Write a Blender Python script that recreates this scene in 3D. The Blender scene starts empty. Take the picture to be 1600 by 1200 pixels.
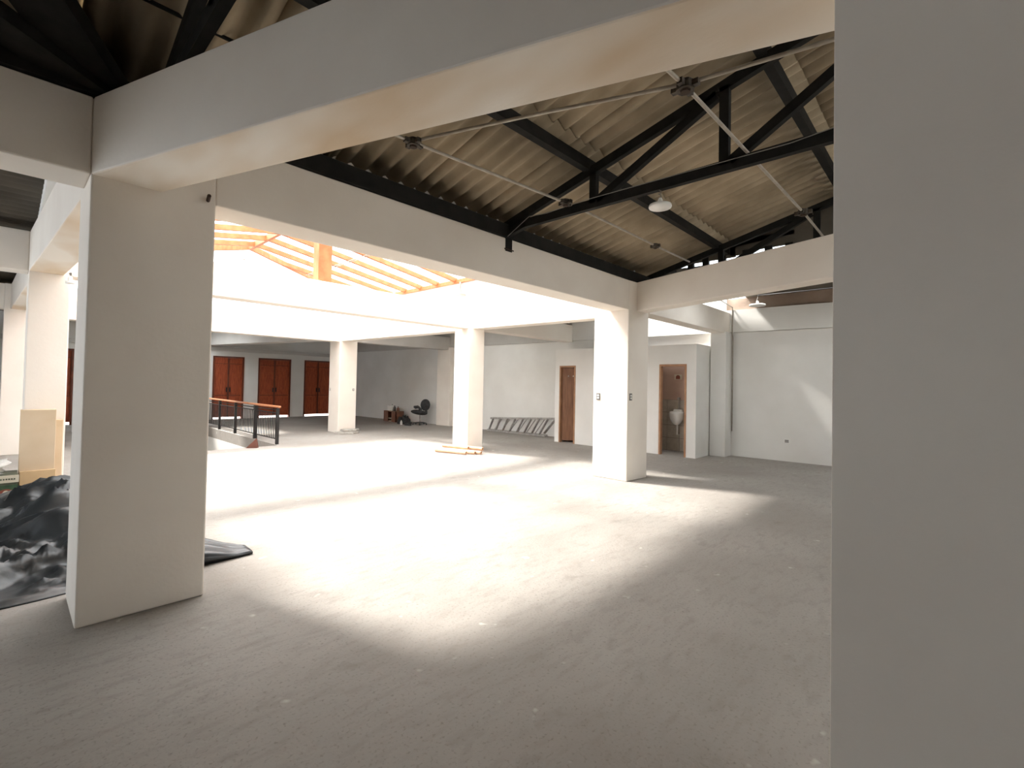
import bpy, bmesh, math, random
from mathutils import Vector, Matrix, noise
random.seed(7)
S = bpy.context.scene
COL = S.collection

# ------------------------------------------------------------------ camera
def make_camera():
    cd = bpy.data.cameras.new('camera'); co = bpy.data.objects.new('camera', cd); COL.objects.link(co)
    y, p, r = map(math.radians, (43.17, 1.13, 1.12))
    fw = Vector((math.cos(y)*math.cos(p), math.sin(y)*math.cos(p), math.sin(p)))
    rt = Vector((math.sin(y), -math.cos(y), 0)); up = rt.cross(fw)
    rt2 = rt*math.cos(r)+up*math.sin(r); up2 = up*math.cos(r)-rt*math.sin(r)
    M = Matrix.Identity(4)
    for i in range(3):
        M[i][0] = rt2[i]; M[i][1] = up2[i]; M[i][2] = -fw[i]
    M.translation = Vector((-.311, -3.791, 1.5))
    co.matrix_world = M
    cd.sensor_width = 36; cd.lens = 740/1600*36
    cd.shift_y = (585.3-600)/1600
    cd.clip_start = .05; cd.clip_end = 200
    S.camera = co
make_camera()

# ------------------------------------------------------------------ sky, sun, exposure
W = bpy.data.worlds.new('sky'); S.world = W; W.use_nodes = True
bg = W.node_tree.nodes['Background']
bg.inputs['Color'].default_value = (.80, .89, 1, 1); bg.inputs['Strength'].default_value = 3.3
sd = bpy.data.lights.new('sun', 'SUN'); so = bpy.data.objects.new('sun', sd); COL.objects.link(so)
sd.energy = 25; sd.angle = math.radians(8); sd.color = (1, .965, .90)
so.rotation_euler = Vector((.27, -.77, -1)).to_track_quat('-Z', 'Y').to_euler()
so.location = (0, 12, 12)
S.view_settings.view_transform = 'Standard'; S.view_settings.look = 'None'
S.view_settings.gamma = 1; S.view_settings.use_curve_mapping = False
S.view_settings.exposure = 0.36
S.cycles.max_bounces = 12; S.cycles.diffuse_bounces = 8
S.cycles.transparent_max_bounces = 16
S.cycles.sample_clamp_indirect = 10
S.cycles.caustics_reflective = False; S.cycles.caustics_refractive = False

# ------------------------------------------------------------------ materials
def mat(name, c1, c2=None, scale=3, rough=.8, bump=0, bscale=60, metal=0, stretch=(1, 1, 1), spec=.5, detail=6, fac=(.35, .65), extra=None):
    m = bpy.data.materials.new(name); m.use_nodes = True
    nt = m.node_tree; N = nt.nodes; L = nt.links; b = N['Principled BSDF']
    b.inputs['Roughness'].default_value = rough; b.inputs['Metallic'].default_value = metal
    b.inputs['Specular IOR Level'].default_value = spec
    g = N.new('ShaderNodeNewGeometry'); mp = N.new('ShaderNodeMapping'); mp.inputs['Scale'].default_value = stretch
    L.new(g.outputs['Position'], mp.inputs['Vector'])
    n = N.new('ShaderNodeTexNoise'); n.inputs['Scale'].default_value = scale; n.inputs['Detail'].default_value = detail
    L.new(mp.outputs[0], n.inputs['Vector'])
    r = N.new('ShaderNodeValToRGB'); r.color_ramp.elements[0].position = fac[0]; r.color_ramp.elements[1].position = fac[1]
    r.color_ramp.elements[0].color = (*c1, 1); r.color_ramp.elements[1].color = (*(c2 or c1), 1)
    L.new(n.outputs['Fac'], r.inputs[0]); L.new(r.outputs[0], b.inputs['Base Color'])
    if bump:
        n2 = N.new('ShaderNodeTexNoise'); n2.inputs['Scale'].default_value = bscale; n2.inputs['Detail'].default_value = 4
        L.new(mp.outputs[0], n2.inputs['Vector'])
        bp = N.new('ShaderNodeBump'); bp.inputs['Strength'].default_value = bump; bp.inputs['Distance'].default_value = .01
        L.new(n2.outputs['Fac'], bp.inputs['Height']); L.new(bp.outputs[0], b.inputs['Normal'])
    return m

M = {}
M['plaster'] = mat('plaster_white', (.78, .715, .64), (.84, .785, .71), scale=1.3, rough=.85, bump=.12, bscale=35)
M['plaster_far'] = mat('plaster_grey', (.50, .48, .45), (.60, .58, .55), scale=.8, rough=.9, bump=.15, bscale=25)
M['wall_white'] = mat('plaster_cool_white', (.73, .715, .68), (.80, .79, .76), scale=1.0, rough=.9, bump=.1, bscale=30)
M['brown_band'] = mat('brown_wall_band', (.30, .22, .17), (.38, .29, .23), scale=2, rough=.95, bump=.2)  # grey-brown tone of the wall strip under the aisle roof
M['steel'] = mat('black_painted_steel', (.008, .008, .007), (.016, .015, .013), scale=9, rough=.75, spec=.2)
M['roof'] = mat('fibre_cement', (.30, .245, .17), (.42, .345, .245), scale=2.2, rough=.92, bump=.1, bscale=40, spec=.15)
M['roof_dark'] = mat('fibre_cement_dark', (.10, .09, .075), (.16, .14, .115), scale=1.5, rough=.95, spec=.15)  # darker fibre cement for the lower roofs and closures
M['conduit'] = mat('galvanised_conduit', (.32, .28, .23), (.42, .38, .32), scale=12, rough=.45, metal=.3)
M['box_metal'] = mat('rusty_junction_box', (.03, .024, .02), (.10, .08, .06), scale=30, rough=.6, metal=.4)
M['pine'] = mat('orange_pine', (.42, .125, .04), (.52, .19, .07), scale=6, rough=.6, stretch=(1, 8, 1))
M['redwood'] = mat('red_brown_varnished_wood', (.26, .040, .010), (.42, .085, .022), scale=5, rough=.55, stretch=(9, 9, 1), bump=.05)
M['redwood_dark'] = mat('dark_varnished_wood', (.10, .018, .006), (.17, .035, .01), scale=5, rough=.5, stretch=(9, 9, 1))
M['plywood'] = mat('brown_plywood', (.17, .07, .032), (.27, .125, .06), scale=4, rough=.55, stretch=(10, 10, .7))
M['frame_wood'] = mat('raw_door_frame', (.33, .17, .09), (.42, .23, .13), scale=6, rough=.7)
M['iron'] = mat('black_wrought_iron', (.02, .018, .018), rough=.5, metal=.3)
M['handrail'] = mat('varnished_handrail', (.42, .15, .06), (.55, .22, .10), scale=8, rough=.35)
M['white_enamel'] = mat('white_enamel', (.8, .79, .76), rough=.35)
M['ceramic'] = mat('glazed_ceramic', (.78, .76, .72), rough=.15)
M['tile'] = mat('beige_wall_tile', (.42, .36, .29), (.50, .44, .37), scale=9, rough=.35)
M['grout'] = mat('grout', (.22, .18, .15), rough=.9)
M['toilet_paint'] = mat('pinkish_paint', (.50, .34, .27), (.56, .39, .31), scale=2, rough=.9)
M['alu'] = mat('dull_aluminium', (.33, .31, .29), (.47, .45, .42), scale=14, rough=.5, metal=.4)
M['black_fabric'] = mat('black_fabric', (.012, .012, .013), (.035, .035, .037), scale=12, rough=.8, bump=.2)
M['dark_grey'] = mat('dark_grey_plastic', (.03, .03, .032), (.05, .05, .05), rough=.5)
M['cardboard'] = mat('cardboard', (.60, .47, .32), (.66, .53, .38), scale=3, rough=.85)
M['cardboard_orange'] = mat('cardboard_warm', (.58, .40, .22), (.63, .45, .26), scale=3, rough=.85)
M['carton_print'] = mat('carton_dark_olive', (.045, .05, .03), (.09, .10, .065), scale=9, rough=.6)
M['print_green'] = mat('print_green', (.025, .06, .03), (.05, .10, .05), scale=20, rough=.6)
M['print_red'] = mat('print_red', (.22, .06, .035), rough=.6)
M['print_cream'] = mat('print_cream', (.62, .57, .45), rough=.6)
M['clay'] = mat('pale_clay_pipe', (.62, .36, .22), (.72, .47, .31), scale=6, rough=.7)
M['hollow_shade'] = mat('dark_hollow_shade', (.05, .03, .02), rough=.9)  # near-black colour standing in for shade inside openings
M['slab'] = mat('broken_concrete', (.30, .28, .25), (.42, .40, .36), scale=14, rough=.95, bump=.4)
M['crate'] = mat('crate_wood', (.14, .06, .035), (.22, .10, .06), scale=8, rough=.7)
M['switch_dark'] = mat('switch_grey', (.16, .15, .14), rough=.4)
M['rust'] = mat('rusty_bolt', (.04, .02, .012), rough=.8)
M['scrap'] = mat('red_scrap', (.10, .035, .022), (.15, .055, .035), rough=.8)
M['cable'] = mat('grey_cable', (.22, .21, .19), rough=.6)

def plaster_stained():
    # beam soffit plaster: same white with a tan water stain band of its own
    m = mat('plaster_tan_stain', (.68, .54, .38), (.86, .81, .73), scale=1.1, rough=.85, bump=.12, bscale=35, stretch=(1.4, .55, 1), detail=3, fac=(.38, .58))
    return m
M['stained'] = plaster_stained()

def floor_mat():
    m = bpy.data.materials.new('screed_concrete'); m.use_nodes = True
    nt = m.node_tree; N = nt.nodes; L = nt.links; b = N['Principled BSDF']
    b.inputs['Roughness'].default_value = .82; b.inputs['Specular IOR Level'].default_value = .3
    g = N.new('ShaderNodeNewGeometry')
    def noi(scale, detail, st=(1, 1, 1), rot=0):
        mp = N.new('ShaderNodeMapping'); mp.inputs['Scale'].default_value = st; mp.inputs['Rotation'].default_value = (0, 0, rot)
        L.new(g.outputs['Position'], mp.inputs['Vector'])
        n = N.new('ShaderNodeTexNoise'); n.inputs['Scale'].default_value = scale; n.inputs['Detail'].default_value = detail
        L.new(mp.outputs[0], n.inputs['Vector']); return n.outputs['Fac']
    def mix(a, bb, f, mode='MIX'):
        x = N.new('ShaderNodeMix'); x.data_type = 'RGBA'; x.blend_type = mode
        for s, v in ((x.inputs[6], a), (x.inputs[7], bb)):
            if isinstance(v, tuple): s.default_value = (*v, 1)
            else: L.new(v, s)
        if isinstance(f, float): x.inputs[0].default_value = f
        else: L.new(f, x.inputs[0])
        return x.outputs[2]
    def ramp(f, a, bb):
        r = N.new('ShaderNodeMapRange'); r.inputs[1].default_value = a; r.inputs[2].default_value = bb
        L.new(f, r.inputs[0]); return r.outputs[0]
    base = mix((.265, .24, .215), (.37, .345, .315), ramp(noi(.55, 8), .3, .7))
    broom = noi(5.5, 8, (1.0, 3.2, 1), math.radians(25))
    base = mix(base, (.26, .235, .21), ramp(broom, .50, .85))
    grain = noi(60, 5)
    base = mix(base, (.20, .18, .16), ramp(grain, .56, .78))
    spots = noi(7, 2)
    base = mix(base, (.52, .50, .46), ramp(spots, .70, .78))
    dark = noi(4.5, 3, (1, 1.6, 1))
    base = mix(base, (.17, .15, .13), ramp(dark, .60, 1.0))
    L.new(base, b.inputs['Base Color'])
    bp = N.new('ShaderNodeBump'); bp.inputs['Strength'].default_value = .35; bp.inputs['Distance'].default_value = .01
    L.new(noi(45, 6), bp.inputs['Height']); L.new(bp.outputs[0], b.inputs['Normal'])
    return m
M['floor'] = floor_mat()

def translucent(name, transp, col=(.95, .95, .93)):
    m = bpy.data.materials.new(name); m.use_nodes = True
    nt = m.node_tree; N = nt.nodes; L = nt.links
    N.remove(N['Principled BSDF']); out = N['Material Output']
    t = N.new('ShaderNodeBsdfTransparent'); d = N.new('ShaderNodeBsdfTranslucent'); d.inputs[0].default_value = (*col, 1)
    g = N.new('ShaderNodeBsdfDiffuse'); g.inputs[0].default_value = (*col, 1)
    n = N.new('ShaderNodeTexNoise'); n.inputs['Scale'].default_value = 3
    r = N.new('ShaderNodeMapRange'); r.inputs[3].default_value = transp-.05; r.inputs[4].default_value = transp+.05
    L.new(n.outputs['Fac'], r.inputs[0])
    a = N.new('ShaderNodeMixShader'); a.inputs[0].default_value = .25; L.new(d.outputs[0], a.inputs[1]); L.new(g.outputs[0], a.inputs[2])
    x = N.new('ShaderNodeMixShader'); L.new(r.outputs[0], x.inputs[0]); L.new(a.outputs[0], x.inputs[1]); L.new(t.outputs[0], x.inputs[2])
    L.new(x.outputs[0], out.inputs[0]); return m
M['poly'] = translucent('translucent_polycarbonate', .62)
M['poly_clear'] = translucent('clearer_roof_sheet', .7)
M['poly_milky'] = translucent('milky_roof_sheet', .12)
M['glassy'] = translucent('frosted_pane', .85)

def tarp_mat():
    m = mat('black_polythene', (.010, .012, .014), (.020, .024, .027), scale=3, rough=.34, bump=.35, bscale=9, spec=.6)
    return m
M['tarp'] = tarp_mat()
def bag_mat():
    m = mat('white_plastic_film', (.55, .55, .53), (.70, .70, .68), scale=9, rough=.3, bump=.4, bscale=30)
    return m
M['bag'] = bag_mat()

# ------------------------------------------------------------------ mesh helpers
class MB:
    def __init__(s): s.v = []; s.f = []
    def add(s, vs, fs):
        o = len(s.v); s.v += [tuple(v) for v in vs]; s.f += [tuple(i+o for i in f) for f in fs]; return s
    def hexa(s, b, t):  # 4 bottom + 4 top points, counter-clockwise from above
        return s.add(list(b)+list(t), [(3, 2, 1, 0), (4, 5, 6, 7), (0, 1, 5, 4), (1, 2, 6, 5), (2, 3, 7, 6), (3, 0, 4, 7)])
    def box(s, x0, x1, y0, y1, z0, z1):
        b = [(x0, y0), (x1, y0), (x1, y1), (x0, y1)]
        return s.hexa([(*p, z0) for p in b], [(*p, z1) for p in b])
    def bar(s, a, b, w, h, up=(0, 0, 1)):
        a, b = Vector(a), Vector(b); d = (b-a).normalized(); up = Vector(up)
        if abs(d.dot(up)) > .98: up = Vector((0, 1, 0))
        sd = d.cross(up).normalized(); u = sd.cross(d).normalized()
        q = lambda p: [p-sd*w/2-u*h/2, p+sd*w/2-u*h/2, p+sd*w/2+u*h/2, p-sd*w/2+u*h/2]
        A, B = q(a), q(b)
        return s.add(A+B, [(3, 2, 1, 0), (4, 5, 6, 7), (0, 1, 5, 4), (1, 2, 6, 5), (2, 3, 7, 6), (3, 0, 4, 7)][:2][::1]+[(0, 1, 5, 4), (1, 2, 6, 5), (2, 3, 7, 6), (3, 0, 4, 7)])
    def tube(s, pts, r, n=8, cap=True):
        pts = [Vector(p) for p in pts]; rings = []
        for i, p in enumerate(pts):
            d = (pts[min(i+1, len(pts)-1)]-pts[max(i-1, 0)]).normalized()
            up = Vector((0, 0, 1)) if abs(d.z) < .95 else Vector((1, 0, 0))
            a = d.cross(up).normalized(); c = a.cross(d).normalized()
            rr = r[i] if isinstance(r, (list, tuple)) else r
            rings.append([p+a*math.cos(2*math.pi*k/n)*rr+c*math.sin(2*math.pi*k/n)*rr for k in range(n)])
        vs = [q for R in rings for q in R]; fs = []
        for i in range(len(rings)-1):
            for k in range(n):
                k2 = (k+1) % n; fs.append((i*n+k, i*n+k2, (i+1)*n+k2, (i+1)*n+k))
        if cap: fs += [tuple(range(n))[::-1], tuple((len(rings)-1)*n+k for k in range(n))]
        return s.add(vs, fs)
    def lathe(s, prof, c, n=20, sx=1, sy=1):
        c = Vector(c); vs = []; fs = []
        for r, z in prof:
            for k in range(n):
                a = 2*math.pi*k/n; vs.append((c.x+r*math.cos(a)*sx, c.y+r*math.sin(a)*sy, c.z+z))
        for i in range(len(prof)-1):
            for k in range(n):
                k2 = (k+1) % n; fs.append((i*n+k, i*n+k2, (i+1)*n+k2, (i+1)*n+k))
        fs += [tuple(range(n))[::-1], tuple((len(prof)-1)*n+k for k in range(n))]
        return s.add(vs, fs)
    def build(s, name, m, parent=None, smooth=False, bevel=0, kind=None, xf=None):
        me = bpy.data.meshes.new(name); me.from_pydata(s.v, [], s.f)
        if xf is not None: me.transform(xf)
        bm = bmesh.new(); bm.from_mesh(me); bmesh.ops.recalc_face_normals(bm, faces=bm.faces); bm.to_mesh(me); bm.free()
        if smooth:
            for p in me.polygons: p.use_smooth = True
        me.materials.append(M[m]); me.update()
        o = bpy.data.objects.new(name, me); COL.objects.link(o)
        if parent: o.parent = parent
        if bevel:
            bv = o.modifiers.new('bevel', 'BEVEL'); bv.width = bevel; bv.segments = 2
        if kind: o['kind'] = kind
        return o

def thing(name, label, cat, loc=(0, 0, 0), group=None):
    o = bpy.data.objects.new(name, None); o.empty_display_size = .1; COL.objects.link(o)
    o.location = loc; o['label'] = label; o['category'] = cat
    if group: o['group'] = group
    return o
def at0(root):   # matrix taking world-built geometry into the local space of an unrotated root
    return Matrix.Translation(-root.location)
def tag(o, label, cat, group=None):
    o['label'] = label; o['category'] = cat
    if group: o['group'] = group
    return o
def solo(mb, name, m, label, cat, base, group=None, **k):
    """one-mesh thing whose origin sits at its base"""
    o = mb.build(name, m, xf=Matrix.Translation(-Vector(base)), **k); o.location = base
    return tag(o, label, cat, group)

# ================================================================== STRUCTURE
H, T = 2.71, 3.18
def wx(y): return 10.75-.052*y       # face of the slightly skewed back wall

# floor: slab with a stair opening, and a terrace beyond the door wall
hx0, hx1, hy0, hy1 = .9, 3.95, 7.48, 13.2
f = MB()
for x0, x1, y0, y1 in ((-6, 12, -9, hy0), (-6, hx0, hy0, hy1), (hx1, 12, hy0, hy1), (-6, 12, hy1, 16.05)):
    f.box(x0, x1, y0, y1, -.28, 0)
fl = f.build('floor', 'floor', kind='structure')
MB().box(-6, 12, 16.05, 20, -.30, -.02).build('terrace_slab', 'wall_white', kind='structure')
st = MB(); st.box(hx0-.15, hx1+.15, hy0-.15, hy1+.15, -2.95, -2.8)
st.build('stairwell_floor', 'floor', kind='structure')
st = MB(); st.box(hx1, hx1+.12, hy0, hy1, -2.8, -.28).box(hx0-.12, hx0, hy0, hy1, -2.8, -.28).box(hx0-.12, hx1+.12, hy1, hy1+.12, -2.8, -.28).box(hx0-.12, hx1+.12, hy0-.12, hy0, -2.8, -.28)
st.build('stairwell_wall', 'wall_white', kind='structure')

# perimeter walls
def wall(name, m, p, q, z0, z1, th):
    p, q = Vector((*p, 0)), Vector((*q, 0)); d = (q-p).normalized(); n = Vector((-d.y, d.x, 0))*th
    c = [p, q, q+n, p+n]
    return MB().hexa([(v.x, v.y, z0) for v in c], [(v.x, v.y, z1) for v in c]).build(name, m, kind='structure')
wb = wall('wall_back', 'wall_white', (wx(16)+.02, 16), (wx(-9)+.02, -9), -.02, 2.74, .3)   # toilet side wall
# upper band of the back wall: a ring beam proud by 2 cm on the left bays, recessed white band near the toilets
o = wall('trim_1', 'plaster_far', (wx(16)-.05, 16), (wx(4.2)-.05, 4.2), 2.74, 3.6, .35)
o = wall('trim_2', 'wall_white', (wx(4.2)-.04, 4.2), (wx(-9)-.04, -9), 2.745, 3.24, .36)
o = wall('trim_3', 'brown_band', (wx(.0)+.05, .0), (wx(-9)+.05, -9), 3.24, 3.62, .3)
o = wall('trim_4', 'wall_white', (wx(4.2)+.02, 4.2), (wx(0)+.02, 0), 3.24, 3.62, .3)

# door wall at y = 15.8 with openings
DY = 15.8
doors = [(-1.75, -.50), (.05, 1.07), (4.77, 5.80), (6.30, 7.52), (8.06, 9.25)]
dw = MB(); xs = -6
for a, b in doors:
    dw.box(xs, a, DY, DY+.25, 0, 2.31); xs = b
dw.box(xs, 10.4, DY, DY+.25, 0, 2.31).box(-6, 10.4, DY, DY+.25, 2.31, 3.7)
dw.build('wall_far', 'wall_white', kind='structure')
MB().box(-6, 10.3, DY-.10, DY-.001, 2.50, 2.63).build('trim_5', 'plaster_far', kind='structure')
# left wall with unseen windows added as fill light, rear wall, right wall
lw = MB(); X0 = -4.0
lw.box(X0-.25, X0, -9, -6.4, 0, 4.8).box(X0-.25, X0, -6.4, -5.0, 0, 1.2).box(X0-.25, X0, -6.4, -5.0, 2.1, 4.8).box(X0-.25, X0, -5.0, .2, 0, 4.8).box(X0-.25, X0, .2, 7.0, 0, .5).box(X0-.25, X0, .2, 7.0, 2.9, 4.8).box(X0-.25, X0, 7.0, 16, 0, 4.8)
lw.build('wall_left', 'wall_white', kind='structure')
MB().box(-6.25, 12, -9.25, -9, 0, 4.8).build('wall_right', 'wall_white', kind='structure')
w3 = MB().box(X0-.14, X0-.10, -6.4, -5.0, 1.2, 2.1).build('fill_window_3', 'glassy', kind='structure')  # unseen window, added for fill light from behind the camera
for i in range(3): MB().box(X0-.17, X0-.06, -6.4+i*.67, -6.34+i*.67, 1.2, 2.1).build('window_mullion', 'iron', w3)
wn = MB().box(X0-.14, X0-.10, .2, 7.0, .5, 2.9).build('fill_window_1', 'glassy', kind='structure')  # unseen window, added to light the faces turned left
for y in (.23, 1.9, 3.6, 5.3, 6.97): MB().box(X0-.17, X0-.06, y-.03, y+.03, .5, 2.9).build('window_mullion', 'iron', wn)

# ---------------------------------------------------------------- doors
def double_door(n, a, b):
    w = b-a; mid = (a+b)/2
    root = MB().box(a, a+.05, DY-.02, DY+.14, 0, 2.31).box(b-.05, b, DY-.02, DY+.14, 0, 2.31).box(a+.05, b-.05, DY-.02, DY+.14, 2.26, 2.31).build('door_%d' % n, 'redwood_dark', kind='structure')
    for s in (-1, 1):
        x0, x1 = (a+.05, mid-.004) if s < 0 else (mid+.004, b-.05)
        leaf = MB().box(x0, x1, DY+.03, DY+.075, .075, 2.258).build('door_leaf', 'redwood', root)
        m = (x1-x0)*.17
        for z0, z1 in ((.22, .80), (.92, 1.98)):
            MB().box(x0+m, x1-m, DY+.014, DY+.032, z0, z1).build('door_panel', 'redwood', leaf, bevel=.008)
        for z0, z1 in ((.86, .885), (2.03, 2.05)):
            MB().box(x0+.03, x1-.03, DY+.018, DY+.032, z0, z1).build('door_moulding', 'redwood_dark', leaf)
        MB().box(mid+s*.055-.012, mid+s*.055+.012, DY-.02, DY+.03, 1.0, 1.17).build('door_handle', 'iron', leaf)
    MB().box(mid-.028, mid+.028, DY+.005, DY+.031, .09, 2.25).build('door_astragal', 'redwood_dark', root)
for i, (a, b) in enumerate(doors): double_door(i+1, a, b)

# ---------------------------------------------------------------- columns
def quad_column(pts, z1, label, bevel=.012, m='plaster'):
    base = (sum(p[0] for p in pts)/4, sum(p[1] for p in pts)/4, 0)
    mb = MB().hexa([(*p, 0) for p in pts], [(*p, z1) for p in pts])
    return solo(mb, 'column', m, label, 'column', base, bevel=bevel)
def col(x0, x1, y0, y1, label, z1=T, **k): return quad_column([(x0, y0), (x1, y0), (x1, y1), (x0, y1)], z1, label, **k)
c_near = col(0, .66, 0, .58, 'broad white plastered column in the left foreground beside the black plastic sheet')
c_pier = quad_column([(1.255, -3.54), (1.255, -4.5), (1.95, -4.5), (1.95, -3.60)][::-1], T, 'very near grey-white column filling the right edge of the photo', bevel=.002)
c_mid = quad_column([(6.38, -.02), (6.96, -.06), (6.96, .60), (6.38, .62)], T, 'white column with switch plates on two faces, right of the sunlit floor')
c_p3 = quad_column([(6.66, 4.06), (7.08, 4.02), (7.16, 4.62), (6.74, 4.66)], T, 'slim bright white column with clay pipes at its foot')
c_p2 = quad_column([(6.17, 9.04), (6.72, 9.06), (6.74, 9.72), (6.19, 9.70)], 3.02, 'farthest free-standing white column, broken slabs at its foot')
col(-.17, .19, 4.1, 4.7, 'cream column behind the cardboard cartons on the left')
col(-.385, -.07, 9.0, 9.6, 'cream column at the far left, behind the one with the cartons')
col(5.0, 5.65, -4.9, -4.25, 'white column hidden behind the near right column')
col(-.25, .35, 13.4, 14.0, 'white column at the far left end of the stairwell side')
# wall pilasters on the back wall
def pil(y0, y1, d, z1, label, m='wall_white'):
    pts = [(wx(y0)-d, y0), (wx(y0)+.01, y0), (wx(y1)+.01, y1), (wx(y1)-d, y1)]
    base = (wx((y0+y1)/2), (y0+y1)/2, 0)
    return solo(MB().hexa([(*p, 0) for p in pts], [(*p, z1) for p in pts]), 'pilaster', m, label, 'pilaster', base, bevel=.008)
pil(-.13, .20, .36, 2.73, 'white pilaster between the toilet cubicles and the blank back wall')
pil(8.95, 9.62, .14, 2.73, 'pale pilaster just right of the black office chair', m='plaster')

# ---------------------------------------------------------------- beams
def beam(p, q, w, z, t, label, m='plaster', z2=None, t2=None, soffit=None):
    """p,q: ends of the near face; w: thickness to the left of p->q"""
    p, q = Vector((*p, 0)), Vector((*q, 0)); d = (q-p).normalized(); n = Vector((-d.y, d.x, 0))*w
    z2 = z if z2 is None else z2; t2 = t if t2 is None else t2
    c = [p, q, q+n, p+n]; zz = [z, z2, z2, z]; tt = [t, t2, t2, t]
    base = ((p.x+q.x+n.x)/2, (p.y+q.y+n.y)/2, min(z, z2))
    o = solo(MB().hexa([(v.x, v.y, k) for v, k in zip(c, zz)], [(v.x, v.y, k) for v, k in zip(c, tt)]), 'beam', m, label, 'beam', base, bevel=.01)
    if soffit: 
        o.data.materials.append(M[soffit])
        for pl in o.data.polygons:
            if pl.normal.z < -.9: pl.material_index = 1
    return o
beam((-4, 0), (0, 0), .34, H, T, 'grey beam running left out of the photo from the near column')
beam((.66, 0), (6.38, -.02), .34, H, T, 'long grey beam from the near column to the column with switch plates')
beam((1.50, -4.31), (0, 0), -.335, H, T, 'huge diagonal beam across the top with a tan-stained underside', soffit='stained')
beam((6.62, 0), (5.24, -4.25), .26, H, T, 'cream beam right of the switch-plate column, below the black truss')
beam((6.72, .60), (6.76, 4.05), -.30, 2.68, T, 'white beam between the switch-plate column and the pipes column', z2=2.71)
beam((.0, 4.12), (6.68, 4.12), .30, H, 3.2, 'blown-out white beam crossing below the orange skylight rafters')
beam((6.76, 4.66), (6.22, 9.06), -.32, 2.70, T, 'white beam from the pipes column to the farthest column', z2=2.63, t2=3.02)
beam((-.05, 9.06), (6.18, 9.06), .32, 2.61, 3.0, 'white beam left of the farthest column, in front of the red doors')
beam((7.1, 4.06), (10.55, 4.06), .3, H, T, 'pale beam from the pipes column to the back wall above the cubicles')
beam((6.96, -.08), (10.75, -.10), .28, H, T, 'shaded beam from the switch-plate column to the back wall pilaster')
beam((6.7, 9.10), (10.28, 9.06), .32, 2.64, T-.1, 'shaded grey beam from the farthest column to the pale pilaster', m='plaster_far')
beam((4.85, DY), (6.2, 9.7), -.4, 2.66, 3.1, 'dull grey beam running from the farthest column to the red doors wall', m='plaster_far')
beam((-.17, 4.1), (.0, .58), .30, H, T, 'pale beam from the near column to the cream column over the cartons', soffit='stained')
beam((-.30, 9.0), (-.14, 4.7), .30, H, T, 'pale beam between the two cream columns on the left', soffit='stained')
beam((-4, 4.12), (-.17, 4.12), .30, H, T, 'white cross beam of the left aisle below the dark roof sheets')
beam((-4, 9.06), (-.38, 9.06), .30, H, T, 'farther cross beam of the left aisle')
beam((-.2, 13.4), (-.3, 9.6), .3, H, T, 'beam along the stairwell side at the far left')

# ---------------------------------------------------------------- roof shell
SL = .26; CA = math.cos(math.atan(SL)); SA = math.sin(math.atan(SL))
def corr(width, length, waves=5, amp=.038, th=.007, seg=7):
    """corrugated sheet: x across the waves, y along them"""
    n = waves*seg; vs = []; fs = []
    for j in (0, 1):
        for side in (1, 0):
            for i in range(n+1):
                x = width*i/n; z = amp*math.sin(2*math.pi*waves*i/n+.6)+side*th
                vs.append((x, j*length, z))
    m = n+1
    for i in range(n):
        fs.append((i, i+1, 2*m+i+1, 2*m+i)); fs.append((m+i+1, m+i, 3*m+i, 3*m+i+1))
        fs.append((i+1, i, m+i, m+i+1)); fs.append((2*m+i, 2*m+i+1, 3*m+i+1, 3*m+i))
    fs += [(0, 2*m, 3*m, m), (m-1, 2*m-1, 4*m-1, 3*m-1)]
    me = bpy.data.meshes.new('corrugated_sheet'); me.from_pydata(vs, [], fs)
    for p in me.polygons: p.use_smooth = abs(p.normal.z) > .3
    me.update(); return me
ceiling = bpy.data.objects.new('ceiling', None); COL.objects.link(ceiling); ceiling['kind'] = 'structure'; ceiling.location = (0, 0, 3.2)
CI = Matrix.Translation((0, 0, -3.2))
z0 = 3.50
rows = [(.36, -1.21), (-1.00, -2.82), (-2.60, -4.40)]
X_END = 7.60
for r, (ya, yb) in enumerate(rows):
    L = (ya-yb)/CA
    me = corr(.885, L); me.materials.append(M['roof'])
    k = 0; x = X_END
    while x > -3.8:
        o = bpy.data.objects.new('corrugated_sheet', me); COL.objects.link(o); o.parent = ceiling
        zz = z0-SL*ya+.014*r+(.006 if k % 2 else 0)
        tl = random.uniform(-.004, .004)
        R = Matrix(((-1, 0, 0, x+.008), (0, -CA, SA, ya), (0, SA+tl, CA, zz), (0, 0, 0, 1)))
        o.matrix_basis = CI @ R
        x -= .85; k += 1
# far slope behind the camera, joined
def corr_field(x0, x1, ya, za, yb, zb, m='roof', along='y', name='corrugated_roofing', pitch=.17, amp=.024):
    mb = MB()
    if along == 'y':
        n = int((x1-x0)/pitch*6)
        for i in range(n+1):
            x = x0+(x1-x0)*i/n; z = amp*math.sin(2*math.pi*(x-x0)/pitch); mb.v += [(x, ya, za+z), (x, yb, zb+z)]
    else:
        n = int(abs(yb-ya)/pitch*6)
        for i in range(n+1):
            t = i/n; y = ya+(yb-ya)*t; z = za+(zb-za)*t+amp*math.sin(2*math.pi*(y-ya)/pitch); mb.v += [(x0, y, z), (x1, y, z)]
    mb.f = [(2*i, 2*i+1, 2*i+3, 2*i+2) for i in range(n)]
    o = mb.build(name, m, ceiling, smooth=True, kind='stuff', xf=CI)
    sm = o.modifiers.new('thick', 'SOLIDIFY'); sm.thickness = .008; sm.offset = 1
    return o
zr = z0+SL*4.3
za = zr+.03
ya_, yb_, xa_, xb_ = -5.2, -7.1, 2.4, 7.1
zz_ = lambda y: za-SL*(-4.15-y)
corr_field(-4.2, X_END, -4.15, za, ya_, zz_(ya_)); corr_field(-4.2, X_END, yb_, zz_(yb_), -9.1, zz_(-9.1))
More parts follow.
